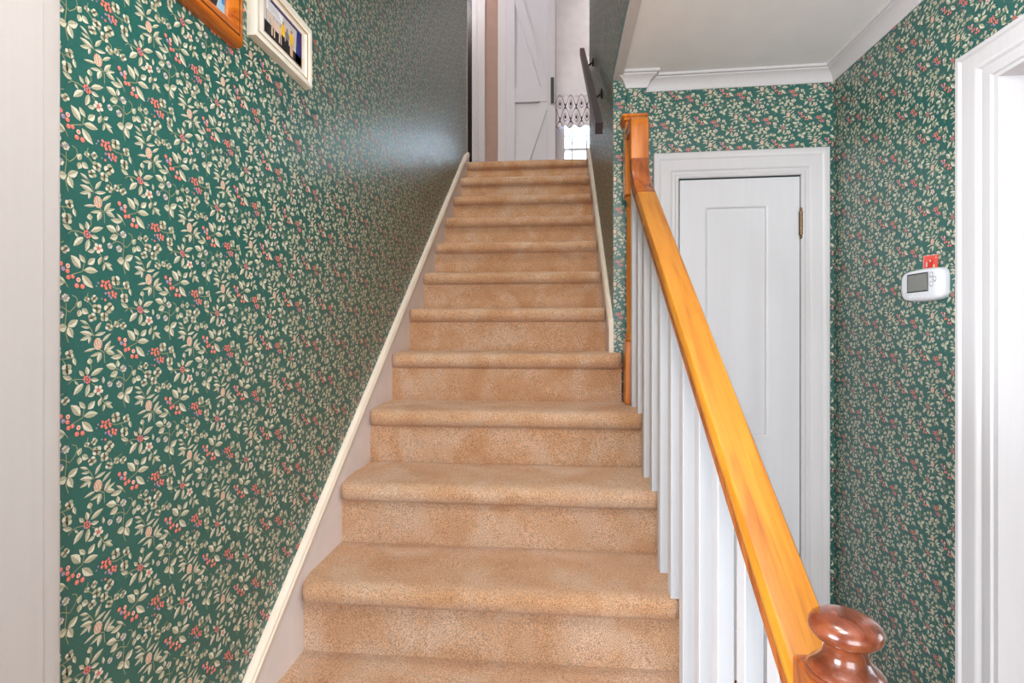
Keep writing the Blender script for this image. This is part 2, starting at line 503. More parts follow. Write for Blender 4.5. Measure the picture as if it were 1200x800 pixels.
def papered_wall(name, shell, rects, tf, phase=(0, 0), keep=None, parent=None):
    """one wall mesh: the plain shell (MB) and, 0.2 mm steps proud of it, the printed shapes inside rects [(u0,u1,v0,v1)]; tf(u,v,h)->xyz"""
    V, loops, starts, totals, cols = [], [], [], [], []

    def put(pts3, col):
        starts.append(len(loops))
        totals.append(len(pts3))
        loops.extend(range(len(V), len(V) + len(pts3)))
        V.extend(pts3)
        cols.extend([col] * len(pts3))
    for f in shell.f:
        put([shell.v[i] for i in f], GROUND)
    bu = [min(p[0] for q in MOTIF for p in q[0]), max(p[0] for q in MOTIF for p in q[0])]
    bv = [min(p[1] for q in MOTIF for p in q[0]), max(p[1] for q in MOTIF for p in q[0])]
    for (u0, u1, v0, v1) in rects:
        i0 = math.floor((u0 - phase[0] - bu[1]) / STEP_U)
        i1 = math.ceil((u1 - phase[0] - bu[0]) / STEP_U)
        for i in range(i0, i1 + 1):
            cu = phase[0] + i * STEP_U
            off = phase[1] + (HALF_V if i % 2 else 0.0)
            j0 = math.floor((v0 - off - bv[1]) / STEP_V)
            j1 = math.ceil((v1 - off - bv[0]) / STEP_V)
            for j in range(j0, j1 + 1):
                cv = off + j * STEP_V
                inside = cu + bu[0] >= u0 and cu + bu[1] <= u1 and cv + bv[0] >= v0 and cv + bv[1] <= v1
                if keep and not keep(cu, cv):
                    continue
                for pts, lay, col in MOTIF:
                    q = [(a + cu, b + cv) for a, b in pts]
                    if not inside:
                        q = clip_rect(q, u0, u1, v0, v1)
                        if not q:
                            continue
                    h = 0.0002 * lay
                    put([tf(a, b, h) for a, b in q], col)
    me = bpy.data.meshes.new(name)
    nv = len(V)
    me.vertices.add(nv)
    me.vertices.foreach_set('co', np.array(V, dtype=np.float32).ravel())
    me.loops.add(len(loops))
    me.loops.foreach_set('vertex_index', np.array(loops, dtype=np.int32))
    me.polygons.add(len(starts))
    me.polygons.foreach_set('loop_start', np.array(starts, dtype=np.int32))
    me.update(calc_edges=True)
    at = me.attributes.new('ink', 'FLOAT_COLOR', 'POINT')
    c4 = np.ones((nv, 4), dtype=np.float32)
    c4[:, :3] = np.array(cols, dtype=np.float32)
    at.data.foreach_set('color', c4.ravel())
    me.materials.append(M['paper'])
    o = bpy.data.objects.new(name, me)
    COL.objects.link(o)
    if parent:
        o.parent = parent
    return o


# ------------------------------------------------------------------ the shell of the house
RISE, RUN, Y0 = 0.1886, 0.25, 0.8505
LAND = RISE * 14          # landing height
CEIL = 2.435              # lower hall ceiling
UP = 5.32                 # upper ceiling
XL, XS, XR = -0.69, 0.215, 1.066   # left stair wall, right stair wall, hall wall


def zk(k):
    return RISE * (k + 2)


def yk(k):
    return Y0 + RUN * k


def skirt_top(y):
    return min(RISE * ((y - Y0 + 0.03) / RUN + 2) + 0.052, LAND + 0.10)


def tf_left(u, v, h):
    return (XL + h, u, v)


def tf_right(u, v, h):
    return (XR - h, -u, v)


def tf_stair(u, v, h):
    return (XS - h, -u, v)


DA = Vector((0.343, 2.2122))
DD = Vector((0.7166, -0.0250)).normalized()
DN = Vector((DD.y, -DD.x))


def tf_hall(u, v, h):
    return (DA.x + DD.x * u + DN.x * h, DA.y + DD.y * u + DN.y * h, v)


def fbox(mb, tf, u0, u1, v0, v1, h0, h1, mi=0):
    pts = [tf(u, v, h) for h in (h0, h1) for v in (v0, v1) for u in (u0, u1)]
    return mb.add(pts, [(0, 2, 3, 1), (4, 5, 7, 6), (0, 1, 5, 4), (2, 6, 7, 3), (0, 4, 6, 2), (1, 3, 7, 5)], mi)


def solid(name, boxes, mat, parent=None):
    mb = MB()
    for b in boxes:
        mb.box(*b)
    return mb.build(name, mat, parent)


# left stair wall with its doorway (y -0.4 .. 0.55)
sh = MB().box(-0.81, XL, 0.537, 3.93, 0, UP).box(-0.81, XL, -0.4, 0.537, 2.05, UP).box(-0.81, XL, -2.5, -0.4, 0, UP)
struct(papered_wall('wall_left', sh, [(0.60, 3.925, 0.2, 5.3)], tf_left, (0.7393, 1.3884),
                    keep=lambda a, b: b + 0.21 > skirt_top(a - 0.06) - 0.05))

# wall on the right of the upper flight, its end pier and the wall above the hall ceiling
sh = MB().box(XS, 0.268, 2.185, 3.95, 0, UP).box(XS, 0.25, 0.6, 2.185, CEIL, UP).box(0.268, 0.343, 2.17, 2.30, 0, CEIL)
wall_stair = struct(papered_wall('wall_stair', sh, [(-3.945, -2.19, 1.15, 5.3), (-2.19, -1.0, CEIL + 0.03, 5.3)], tf_stair, (0.02, 0.05),
                                 keep=lambda a, b: b + 0.21 > skirt_top(-a + 0.06) - 0.05 or -a < 2.3))
sh = MB()
pier = papered_wall('pier_face', sh, [(0.269, 0.342, 0.9, 2.39)], lambda u, v, h: (u, 2.17 - h, v), (0.30, 0.02))
struct(pier)
sh = MB()
pier2 = papered_wall('wall_end_face', sh, [(0.2155, 0.268, 0.9, CEIL)], lambda u, v, h: (u, 2.185 - h, v), (0.22, 0.11))
struct(pier2)
pier.name, pier2.name = 'wall_stair_pier', 'wall_stair_end'

# hall wall with the closet door opening (u 0.1345 .. 0.600), and the hall's right wall with a doorway
U0, U1, DT = 0.1345, 0.6002, 2.021
sh = MB()
fbox(sh, tf_hall, 0.0, U0, 0, CEIL, -0.1, 0)
fbox(sh, tf_hall, U1, 0.80, 0, CEIL, -0.1, 0)
fbox(sh, tf_hall, U0, U1, DT, CEIL, -0.1, 0)
struct(papered_wall('wall_back', sh, [(0.001, 0.7225, 2.105, 2.40), (0.001, 0.05, 0.6, 2.105), (0.69, 0.7225, 0.0, 2.105)], tf_hall, (0.06, 0.03)))
sh = MB().box(XR, 1.206, 1.406, 2.29, 0, CEIL).box(XR, 1.206, 0.5, 1.406, 2.04, CEIL).box(XR, 1.206, -2.5, 0.5, 0, CEIL)
struct(papered_wall('wall_right', sh, [(-2.186, -1.5, 0.0, 2.40), (-1.5, -0.45, 2.10, 2.40)], tf_right, (-1.93, 0.07)))

# floors, ceilings and the plain walls round about
struct(solid('floor', [(-3.1, 3.6, -2.6, 3.2, -0.1, 0.0)], M['floor']))
struct(solid('floor_landing', [(-2.1, 2.1, 4.101, 6.4, 2.50, LAND)], M['carpet']))
struct(solid('ceiling', [(0.25, 3.6, -2.6, 2.3, CEIL, CEIL + 0.06), (-3.1, 0.25, -2.6, 0.5, CEIL, CEIL + 0.06), (-3.1, -0.81, 0.5, 3.1, CEIL, CEIL + 0.06)], M['ceiling']))
struct(solid('ceiling_upper', [(-2.1, 2.1, 0.5, 6.5, UP, UP + 0.08)], M['ceiling']))
struct(solid('wall_stairwell', [(-0.81, 0.268, 0.5, 0.6, CEIL, UP)], M['plaster']))
struct(solid('wall_entry', [(-3.1, -0.9, -2.6, -2.5, 0, CEIL), (1.3, 3.6, -2.6, -2.5, 0, CEIL), (-0.9, 1.3, -2.6, -2.5, 0, 0.4), (-0.9, 1.3, -2.6, -2.5, 2.3, CEIL)], M['plaster']))
struct(solid('wall_east', [(3.5, 3.6, -2.5, -0.3, 0, CEIL), (3.5, 3.6, 1.5, 2.3, 0, CEIL), (3.5, 3.6, -0.3, 1.5, 0, 0.7), (3.5, 3.6, -0.3, 1.5, 2.2, CEIL), (1.206, 3.6, 2.2, 2.3, 0, CEIL)], M['plaster']))
struct(solid('wall_west', [(-3.1, -3.0, -2.5, -2.2, 0, CEIL), (-3.1, -3.0, -0.5, 3.1, 0, CEIL), (-3.1, -3.0, -2.2, -0.5, 0, 0.7), (-3.1, -3.0, -2.2, -0.5, 2.2, CEIL), (-3.1, -0.81, 3.0, 3.1, 0, CEIL)], M['plaster']))
struct(solid('wall_landing', [(-0.845, -0.04, 5.1, 5.2, LAND, UP), (-2.1, -1.66, 5.1, 5.2, LAND, UP), (0.62, 2.1, 5.1, 5.2, LAND, UP), (-1.66, -0.845, 5.1, 5.2, 4.68, UP), (-0.04, 0.62, 5.1, 5.2, 4.68, UP)], M['tan_wall']))
struct(solid('wall_landing_side', [(-2.1, -2.0, 3.93, 5.1, LAND, UP), (2.0, 2.1, 3.93, 5.1, LAND, UP), (-2.1, -0.81, 3.83, 3.93, LAND, UP), (0.268, 2.1, 3.85, 3.95, LAND, UP)], M['tan_wall']))
WY = 6.3
WX0, WX1, WZ0, WZ1 = 0.035, 0.72, 3.0, 4.09
struct(solid('wall_bathroom', [(-1.0, -0.9, 5.2, WY, LAND, UP), (1.4, 1.5, 5.2, WY, LAND, UP),
                               (-1.0, WX0, WY, WY + 0.1, LAND, UP), (WX1, 1.5, WY, WY + 0.1, LAND, UP), (WX0, WX1, WY, WY + 0.1, LAND, WZ0), (WX0, WX1, WY, WY + 0.1, WZ1, UP)], M['white_wall']))

# crown moulding round the hall, wrapped round the pier
CP = [(0, 0), (0, -0.056), (0.004, -0.056), (0.007, -0.050), (0.011, -0.040), (0.018, -0.029), (0.028, -0.020), (0.037, -0.015), (0.037, -0.011), (0.046, -0.009), (0.046, 0)]
hx, hy = DA.x + DD.x * 0.7234, DA.y + DD.y * 0.7234
cm = MB().sweep([(0.268, 2.187), (0.268, 2.17), (0.343, 2.17), (0.343, 2.2122), (XR, 2.187), (XR, -2.5)], CP, lambda a, b, h: (a, b, CEIL + h))
struct(cm.build('trim_1', M['trim'], smooth=35), 'white crown moulding round the hall ceiling')
struct(solid('trim_2', [(XS, 0.249, 0.6, 2.20, CEIL - 0.016, CEIL + 0.0005)], M['trim']), 'white edge board along the stairwell side of the ceiling')

# door casings
CAS = [(0, 0), (0, 0.010), (0.005, 0.014), (0.012, 0.014), (0.016, 0.010), (0.026, 0.010), (0.030, 0.015), (0.034, 0.017), (0.072, 0.019), (0.078, 0.024), (0.088, 0.026), (0.098, 0.025), (0.101, 0.021), (0.101, 0)]
mb = MB().sweep([(U1, 0), (U1, DT), (U0, DT), (U0, 0)], CAS, tf_hall)
struct(mb.build('trim_3', M['trim'], smooth=30), 'white moulded casing round the closet door')
CAS2 = [(0, 0), (0, 0.010), (0.003, 0.013), (0.022, 0.013), (0.026, 0.008), (0.036, 0.008), (0.041, 0.013), (0.046, 0.017), (0.050, 0.018), (0.088, 0.019), (0.094, 0.024), (0.104, 0.024), (0.109, 0.019), (0.109, 0)]


def tf_right_low(u, v, h):
    return tf_right(u, 2.035 + (v - 2.035) * 0.84 if v > 2.035 else v, h)


mb = MB().sweep([(-0.5, 0), (-0.5, 2.035), (-1.406, 2.035), (-1.406, 0)], CAS2, tf_right_low)
struct(mb.build('trim_4', M['trim'], smooth=30), 'white moulded casing round the doorway beside the thermostat')
jb = MB().box(1.058, 1.26, 1.392, 1.406, 0, 2.040).box(1.058, 1.26, 0.5, 0.515, 0, 2.040).box(1.058, 1.26, 0.515, 1.392, 2.025, 2.040)
struct(jb.build('trim_5', M['trim']), 'white door jamb lining in the doorway on the right')
CAS3 = [(0, 0), (0, 0.014), (0.008, 0.019), (0.100, 0.019), (0.1015, 0.0178), (0.122, 0.0176), (0.128, 0.0145), (0.128, 0)]
mb = MB().sweep([(0.537, 0), (0.537, 2.05), (-0.4, 2.05), (-0.4, 0)], CAS3, tf_left)
struct(mb.build('trim_6', M['casing'], smooth=30), 'white casing at the left edge beside the wallpaper')
struct(MB().box(-0.81, XL + 0.012, 0.522, 0.537, 0, 2.05).box(-0.81, XL + 0.012, -0.4, -0.385, 0, 2.05).build('trim_7', M['casing']))


# skirting boards up the stairs
def skirt(name, x_wall, x_face, y0, y1, label):
    ys = [y0] + [y0 + (y1 - y0) * i / 24 for i in range(1, 25)]
    root = MB()
    rows = []
    for y in ys:
        t = skirt_top(y)
        rows.append([(x_wall, y, t - 0.42), (x_face, y, t - 0.42), (x_face, y, t - 0.02), (x_wall, y, t - 0.02)])
    root.loft(rows)
    o = struct(root.build(name, M['lilac']), label)
    sgn = 1 if x_face > x_wall else -1
    cap = MB()
    w = abs(x_face - x_wall)
    prof = [(0, -0.034), (w + 0.003, -0.034), (w + 0.004, -0.030), (w + 0.004, -0.018), (w + 0.001, -0.013), (w + 0.001, -0.008), (w - 0.003, -0.002), (w * 0.5, 0.0), (0, 0.0)]
    rows = [[(x_wall + sgn * a, y, skirt_top(y) + b) for a, b in prof] for y in ys]
    cap.loft(rows)
    cap.build('skirting_cap', M['cream'], o, smooth=30)
    return o


skirt('trim_8', XL, -0.6735, 0.72, 3.93, 'white stair skirting board along the papered left wall')
rs = skirt('trim_9', XS, 0.1985, 2.185, 3.93, 'white stair skirting board along the dark right wall')
MB().box(0.1965, XS, 2.168, 2.1852, zk(5) - 0.02, skirt_top(2.17)).build('end_block', M['cream'], rs)


# ------------------------------------------------------------------ carpeted staircase, one part per step
stairs = group_root('staircase')
struct(stairs, 'tan carpeted staircase rising between the papered walls')
NOSE = [(0.012, 0.0), (-0.002, -0.001), (-0.013, -0.004), (-0.021, -0.010), (-0.026, -0.019), (-0.0275, -0.030), (-0.026, -0.042), (-0.020, -0.052), (-0.010, -0.059), (-0.001, -0.062), (0.0, -0.066)]


def step_mesh(k, x0, x1):
    top = [(RUN - i * (RUN - 0.012) / 9, 0.0) for i in range(9)]
    ris = [(0.0, -0.066 - (RISE - 0.066) * i / 5) for i in range(1, 6)]
    prof = top + NOSE + ris + [(RUN, -RISE)]
    n = 72
    rows = []
    for i in range(n + 1):
        x = x0 + (x1 - x0) * i / n
        e = min(x - x0, x1 - x, 0.022) / 0.022
        row = []
        for a, b in prof:
            y, z = a, b
            if a < 0.03 and b > -0.064:
                y = a * 1.2 * (0.25 + 0.75 * math.sin(e * math.pi / 2)) if a < 0 else a
                z = b - (1 - e) ** 2 * 0.006 * (1 if b > -0.02 else -0.4)
            q = Vector((x * 18, (y + k * 1.7) * 18, z * 18))
            w = noise.noise(q) * 0.0016 + noise.noise(q * 9) * 0.0007
            if 0.001 < a + 0.03 and b > -RISE + 0.004 and a < RUN - 0.01:
                if a > 0.005:
                    z += w
                elif b < -0.06:
                    y += w
                else:
                    y += w * 0.8
                    z += w * 0.5
            row.append((x, yk(k) + y, zk(k) + z))
        rows.append(row)
    return MB().loft(rows)


RIGHT = {-1: 0.255, 0: 0.2975, 1: 0.297, 2: 0.2955, 3: 0.2905, 4: 0.2835, 5: 0.2385}
for k in range(-1, 13):
    o = step_mesh(k, -0.6735, RIGHT.get(k, 0.1985)).build('carpeted_step', M['carpet'], stairs, smooth=50)
ob = MB()
outer = [(0.64, 0.0)]
for k in range(0, 5):
    outer += [(yk(k) + 0.005, zk(k - 1) - 0.006), (yk(k) + 0.005, zk(k) - 0.006)]
outer += [(2.16, zk(4) - 0.006), (2.16, 0.0)]
outer = [(0.64, zk(-1) - 0.006)] + outer[1:-1] + [(2.16, 0.0), (0.64, 0.0)]
ob.loft([[(x, y, z) for y, z in outer] for x in (0.298, 0.318)])
ob.build('outer_stringer', M['trim'], stairs)

# ------------------------------------------------------------------ banister: two newels, golden rail, white balusters
ban = thing('stair_banister', 'stair banister with golden wooden handrail, white square balusters and turned newel posts', 'banister', loc=(0.29, 0.594, 0))


def rail_x(y):
    return 0.2755 + (2.06 - y) * 0.0165


def rail_z(y):
    return 1.2 + 0.7544 * (y - 0.89)


RP = [(-0.0292, -0.0050), (-0.0265, -0.0012), (-0.014, 0.0001), (0.0, 0.0004), (0.014, 0.0001), (0.0265, -0.0012), (0.0292, -0.0050), (0.031, -0.014), (0.0315, -0.020), (0.029, -0.024),
      (0.0265, -0.026), (0.0265, -0.030), (0.0285, -0.033), (0.0285, -0.046), (-0.0285, -0.046), (-0.0285, -0.033), (-0.0265, -0.030), (-0.0265, -0.026), (-0.029, -0.024), (-0.0315, -0.020), (-0.031, -0.014)]


def rail_piece(path):
    rows = []
    for i, (y, z) in enumerate(path):
        a, b = path[max(i - 1, 0)], path[min(i + 1, len(path) - 1)]
        t = Vector((0, b[0] - a[0], b[1] - a[1])).normalized()
        up = Vector((0, -t.z, t.y))
        c = Vector((rail_x(y), y, z))
        rows.append([c + Vector((px * 1.07, 0, 0)) + up * ph for px, ph in RP])
    mb = MB().loft(rows)
    n = len(RP)
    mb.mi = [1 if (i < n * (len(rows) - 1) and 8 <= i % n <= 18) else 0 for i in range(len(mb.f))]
    return mb


y_s = 1.765
p_low = [(0.625 + (y_s - 0.625) * i / 10, rail_z(0.625 + (y_s - 0.625) * i / 10)) for i in range(11)]


def bez(p0, p1, p2, p3, n):
    return [tuple((1 - t) ** 3 * a + 3 * (1 - t) ** 2 * t * b + 3 * (1 - t) * t * t * c + t ** 3 * d for a, b, c, d in zip(p0, p1, p2, p3)) for t in [i / n for i in range(n + 1)]]


p_mid = bez((y_s, rail_z(y_s)), (y_s + 0.055, rail_z(y_s + 0.055)), (1.888, 1.93), (1.892, 2.012), 12)
p_top = [(1.892, 2.012), (1.892, 2.06), (1.892, 2.115)] + bez((1.892, 2.125), (1.892, 2.150), (1.905, 2.168), (1.935, 2.168), 6)[0:] + [(2.03, 2.168)]
rail = rail_piece(p_low).build('handrail', [M['rail'], M['brown_rail']], ban, smooth=40)
rail['label'] = 'long golden varnished handrail'
g = rail_piece(p_mid).build('rail_easing', [M['brown_rail'], M['brown_rail']], rail, smooth=40)
g['label'] = 'red-brown curved rail section'
rail_piece(p_top).build('rail_gooseneck', [M['amber'], M['brown_rail']], rail, smooth=40)

# upper newel on the fifth visible tread
nx, ny = 0.281, 2.06
nw = 0.0375
zb = zk(4)
new = MB().rbox(nx - nw, nx + nw, ny - nw, ny + nw, zb, zb + 0.235, 0.003).build('newel_post', M['amber'], ban)
MB().lathe(nx, ny, [(0.030, zb + 0.235), (0.034, zb + 0.240), (0.034, zb + 0.247), (0.028, zb + 0.253), (0.031, zb + 0.262), (0.027, zb + 0.275), (0.029, zb + 0.45), (0.027, 1.852), (0.027, 1.860), (0.032, 1.866), (0.032, 1.872),
                    (0.027, 1.878), (0.026, 1.895), (0.030, 1.902), (0.034, 1.908), (0.035, 1.914), (0.031, 1.918)], 28).build('turned_shaft', M['amber'], new, smooth=40)
MB().rbox(nx - nw, nx + nw, ny - nw, ny + nw, 1.918, 2.192, 0.003).build('top_block', M['amber'], new)
MB().rbox(nx - nw - 0.008, nx + nw + 0.006, ny - nw - 0.008, ny + nw + 0.006, 2.192, 2.204, 0.003).rbox(nx - nw - 0.014, nx + nw + 0.01, ny - nw - 0.012, ny + nw + 0.01, 2.204, 2.217, 0.004).build('newel_cap', M['amber'], new)

# lower newel with its mushroom knob
bx, by, bw = 0.301, 0.594, 0.038
new = MB().rbox(bx - bw, bx + bw, by - bw, by + bw, 0.0, 0.42, 0.003).build('newel_post', M['mahogany'], ban)
MB().lathe(bx, by, [(0.030, 0.42), (0.035, 0.43), (0.030, 0.445), (0.033, 0.47), (0.026, 0.56), (0.024, 0.66), (0.030, 0.75), (0.034, 0.765), (0.030, 0.78)], 28).build('turned_shaft', M['mahogany'], new, smooth=40)
MB().rbox(bx - bw, bx + bw, by - bw, by + bw, 0.78, 1.042, 0.0025).build('top_block', M['brown_rail'], new)
kp = [(0.034, 1.041), (0.0375, 1.0422), (0.0385, 1.0445), (0.0375, 1.0465), (0.0352, 1.0472), (0.0360, 1.0488), (0.0345, 1.0515), (0.0305, 1.055), (0.0265, 1.0585), (0.0235, 1.0625), (0.0218, 1.067), (0.0212, 1.073), (0.0220, 1.0785), (0.0245, 1.0815),
      (0.0285, 1.083), (0.0320, 1.0852), (0.0344, 1.0885), (0.0352, 1.0922), (0.0347, 1.0965), (0.0324, 1.1005), (0.0278, 1.104), (0.0215, 1.1065), (0.0125, 1.108), (0.004, 1.1084)]
kn = MB().lathe(bx, by, kp, 56).build('newel_knob', M['mahogany'], new, smooth=50)
kn['label'] = 'glossy red-brown turned mushroom knob'

# balusters, two to a tread
bs, bd = 0.0145, 0.019


def baluster(k, yf):
    yc = yf + bd
    xc = rail_x(yc) - 0.001
    z0 = zk(k) - 0.004
    pts = []
    mb = MB()
    c = 0.0016
    ring = [(-bs + c, -bd), (bs - c, -bd), (bs, -bd + c), (bs, bd - c), (bs - c, bd), (-bs + c, bd), (-bs, bd - c), (-bs, -bd + c)]

    def top(y):
        return rail_z(y) - 0.047 if y < 1.80 else rail_z(1.80) - 0.047 + (y - 1.80) * 1.35
    rows = [[(xc + a, yc + b, z0) for a, b in ring], [(xc + a, yc + b, top(yc + b)) for a, b in ring]]
    return mb.loft(rows).build('baluster', M['baluster'], ban)


for k in range(-1, 5):
    for off in (-0.131, -0.262):
        yf = yk(k + 1) + off
        if yf > 0.66:
            baluster(k, yf)

# ------------------------------------------------------------------ wall handrail up the dark wall
wh = thing('wall_handrail', 'dark square wall handrail on two brackets up the right stair wall', 'handrail', loc=(XS, 2.14, LAND - 0.4))
A, B = Vector((0.155, 2.14, 2.212)), Vector((0.150, 3.67, 3.316))
MB().bar(A, B, 0.030, 0.044).build('rail_bar', M['dark_metal'], wh)
for y, dz in ((2.73, 0.0), (3.45, 0.0)):
    t = (y - A.y) / (B.y - A.y)
    p = A.lerp(B, t)
    br = MB()
    rows = [[(XS - h, y + r * math.cos(2 * math.pi * j / 20), p.z - 0.028 + r * math.sin(2 * math.pi * j / 20)) for j in range(20)] for r, h in ((0.026, 0.0), (0.026, 0.004), (0.022, 0.009), (0.010, 0.011))]
    br.loft(rows)
    br.tube([(XS - 0.008, y, p.z - 0.028), (p.x + 0.022, y, p.z - 0.056), (p.x + 0.004, y, p.z - 0.05), (p.x, y, p.z - 0.024)], 0.0065)
    br.build('bracket', M['iron'], wh, smooth=40)

# ------------------------------------------------------------------ closet door
door = group_root('door_1')
door.location = (tf_hall(U0, 0, 0)[0], tf_hall(U0, 0, 0)[1], 0)
struct(door, 'white panelled closet door in the papered hall wall')
a0, a1, dt = U0 + 0.006, U1 - 0.0008, DT - 0.0045
P0, P1 = 0.582 - 0.343, 0.824 - 0.343
H = -0.004


def dpart(name, u0, u1, v0, v1, h1=H, mat='door'):
    return fbox(MB(), tf_hall, u0, u1, v0, v1, h1 - 0.03, h1).build(name, M[mat], door)


dpart('stile', a0, P0, 0.01, dt)
dpart('stile', P1, a1, 0.01, dt)
dpart('rail', P0, P1, 1.909, dt)
dpart('rail', P0, P1, 0.70, 0.988)
dpart('rail', P0, P1, 0.01, 0.2)
for v0, v1 in ((0.988, 1.909), (0.2, 0.70)):
    pan = dpart('panel', P0, P1, v0, v1, H - 0.009)
    MB().sweep([(P1, v0), (P1, v1), (P0, v1), (P0, v0)], [(0, H - 0.009), (-0.010, H - 0.009), (-0.009, H - 0.005), (-0.005, H - 0.001), (0, H + 0.0004)], tf_hall, closed=True).build('panel_moulding', M['door'], pan)
fbox(MB(), tf_hall, U0 - 0.01, U1 + 0.01, 0, DT + 0.01, -0.09, -0.05).build('gap_shade_sheet', M['black'], door)  # black sheet behind the door, painting the shade in its edge gaps
hg = MB()
for zc in (1.83, 0.35):
    hg = MB()
    c = tf_hall(U1 - 0.0005, 0, 0.0085)
    hg.lathe(c[0], c[1], [(0.001, zc - 0.062), (0.0055, zc - 0.058), (0.0055, zc - 0.052), (0.0035, zc - 0.049), (0.0065, zc - 0.047)] +
             [q for i in range(5) for q in ((0.0068, zc - 0.046 + i * 0.0186), (0.0068, zc - 0.0285 + i * 0.0186), (0.0058, zc - 0.028 + i * 0.0186))] +
             [(0.0035, zc + 0.049), (0.0055, zc + 0.052), (0.0055, zc + 0.058), (0.001, zc + 0.062)], 14)
    fbox(hg, tf_hall, U1 - 0.005, U1 + 0.004, zc - 0.046, zc + 0.046, -0.006, 0.0035)
    hg.build('hinge', M['brass'], door, smooth=40)

# ------------------------------------------------------------------ thermostat and the red card tucked behind it
th = thing('thermostat', 'white programmable thermostat with grey screen beside the right doorway', 'thermostat', loc=(XR, 1.65, 1.494))
u_c, v_c, hu, hv = -1.648, 1.541, 0.0845, 0.0475


def sup(s, h, n=48, e=7.0, du=0.0):
    r = []
    for j in range(n):
        a = 2 * math.pi * j / n
        cu, sv = math.cos(a), math.sin(a)
        ru = abs(cu) ** (2 / e) * (1 if cu > 0 else -1)
        rv = abs(sv) ** (2 / 5.0) * (1 if sv > 0 else -1)
        bul = 1 - 0.10 * ru * ru
        r.append(tf_right(u_c + du + hu * s * ru, v_c + hv * (1 - (1 - s) * 1.3) * rv * bul, h))
    return r


tb = MB().loft([sup(1.0, 0.0), sup(1.0, 0.012), sup(0.985, 0.018), sup(0.95, 0.023, du=-0.002), sup(0.88, 0.026, du=-0.006), sup(0.80, 0.0268, du=-0.008)])
tb = tb.build('housing', M['plastic'], th, smooth=50)
fbox(MB(), tf_right, -1.699, -1.612, 1.5235, 1.5725, 0.024, 0.0272).build('screen', M['lcd'], th)
fbox(MB(), tf_right, -1.702, -1.609, 1.5205, 1.5755, 0.024, 0.0268).build('screen_bezel', M['grey_plastic'], th)
for u, v in ((-1.5965, 1.566), (-1.583, 1.553), (-1.5965, 1.540)):
    bt = MB().loft([[tf_right(u + r * math.cos(j * 0.3927), v + r * math.sin(j * 0.3927), h) for j in range(16)] for r, h in ((0.0062, 0.023), (0.0062, 0.0275), (0.0048, 0.0285))])
    bt = bt.build('button', M['plastic'], th, smooth=40)
    MB().loft([[tf_right(u + r * math.cos(j * 0.3927), v + r * math.sin(j * 0.3927), h) for j in range(16)] for r, h in ((0.0078, 0.0272), (0.0060, 0.0278))], True, False).build('button_ring', M['grey_plastic'], bt)
for i in range(4):
    u = -1.692 + i * 0.0185
    MB().loft([[tf_right(u + r * math.cos(j * 0.5236), v_c - 0.034 + r * 0.5 * math.sin(j * 0.5236), h) for j in range(12)] for r, h in ((0.0065, 0.0225), (0.0058, 0.0275), (0.003, 0.0285))]).build('button', M['plastic'], th, smooth=40)

card = MB()


def tf_card(a, b, h):
    ca, sa = math.cos(-0.06), math.sin(-0.06)
    return tf_right(-1.640 + a * ca - b * sa, 1.560 + a * sa + b * ca, 0.0015 + h)


fbox(card, tf_card, -0.030, 0.030, 0.0, 0.066, 0, 0.0012)
fbox(card, tf_card, -0.030, 0.030, 0.0645, 0.066, 0.0012, 0.0014, 1)
fbox(card, tf_card, -0.030, -0.0285, 0.0, 0.0645, 0.0012, 0.0014, 1)
card.add([tf_card(*p, 0.0015) for p in ((-0.012, 0.03), (0.014, 0.03), (0.012, 0.050), (0.0, 0.058), (-0.010, 0.048))], [(0, 1, 2, 3, 4)], 2)
card.add([tf_card(*p, 0.0015) for p in ((-0.018, 0.033), (-0.012, 0.033), (-0.013, 0.047), (-0.016, 0.047))], [(0, 1, 2, 3)], 3)
card.add([tf_card(*p, 0.0017) for p in ((-0.003, 0.047), (0.003, 0.047), (0.003, 0.053), (-0.003, 0.053))], [(0, 1, 2, 3)], 4)
card.add([tf_card(*p, 0.0017) for p in ((0.012, 0.031), (0.020, 0.031), (0.018, 0.039), (0.013, 0.039))], [(0, 1, 2, 3)], 4)
card.add([tf_card(*p, 0.0017) for p in ((0.021, 0.056), (0.025, 0.056), (0.025, 0.060), (0.021, 0.060))], [(0, 1, 2, 3)], 1)
tag(card.build('red_card', [simple((226, 84, 72)), simple((240, 190, 170)), simple((206, 46, 40)), simple((190, 214, 214)), simple((232, 214, 150))]), 'small red printed card tucked behind the top of the thermostat', 'card')


# ------------------------------------------------------------------ framed pictures on the left wall
def rect_path(u0, u1, v0, v1):
    return [(u1, v0), (u1, v1), (u0, v1), (u0, v0)]


def quad(mb, pts, mi, h):
    mb.add([tf_left(a, b, h) for a, b in pts], [tuple(range(len(pts)))], mi)


pf = thing('picture_frame', 'small cream-white framed photograph of people in yellow shirts on the wallpaper', 'picture', loc=(XL, 1.25, 2.062))
fr = MB().sweep(rect_path(1.143, 1.368, 2.084, 2.198), [(0, 0), (0, 0.012), (0.003, 0.0165), (0.008, 0.018), (0.010, 0.0205), (0.018, 0.0225), (0.0215, 0.021), (0.022, 0.018), (0.022, 0)], tf_left, closed=True)
fr.build('frame_moulding', M['frame_white'], pf, smooth=35)
MB().sweep(rect_path(1.141, 1.370, 2.082, 2.200), [(0, 0.0163), (0.0022, 0.0172), (0.0022, 0.0180), (0, 0.0172)], tf_left, closed=True).build('gold_line', M['gold'], pf)
fbox(MB(), tf_left, 1.143, 1.368, 2.084, 2.198, 0.002, 0.0115).build('mat_board', M['mat_board'], pf)
MB().sweep(rect_path(1.171, 1.348, 2.099, 2.188), [(0, 0.0110), (0.0025, 0.0125), (0.0025, 0.0118), (0, 0.0105)], tf_left, closed=True).build('gold_fillet', M['gold'], pf)
ph = MB()
a, b, c, d = 1.171, 1.348, 2.099, 2.188
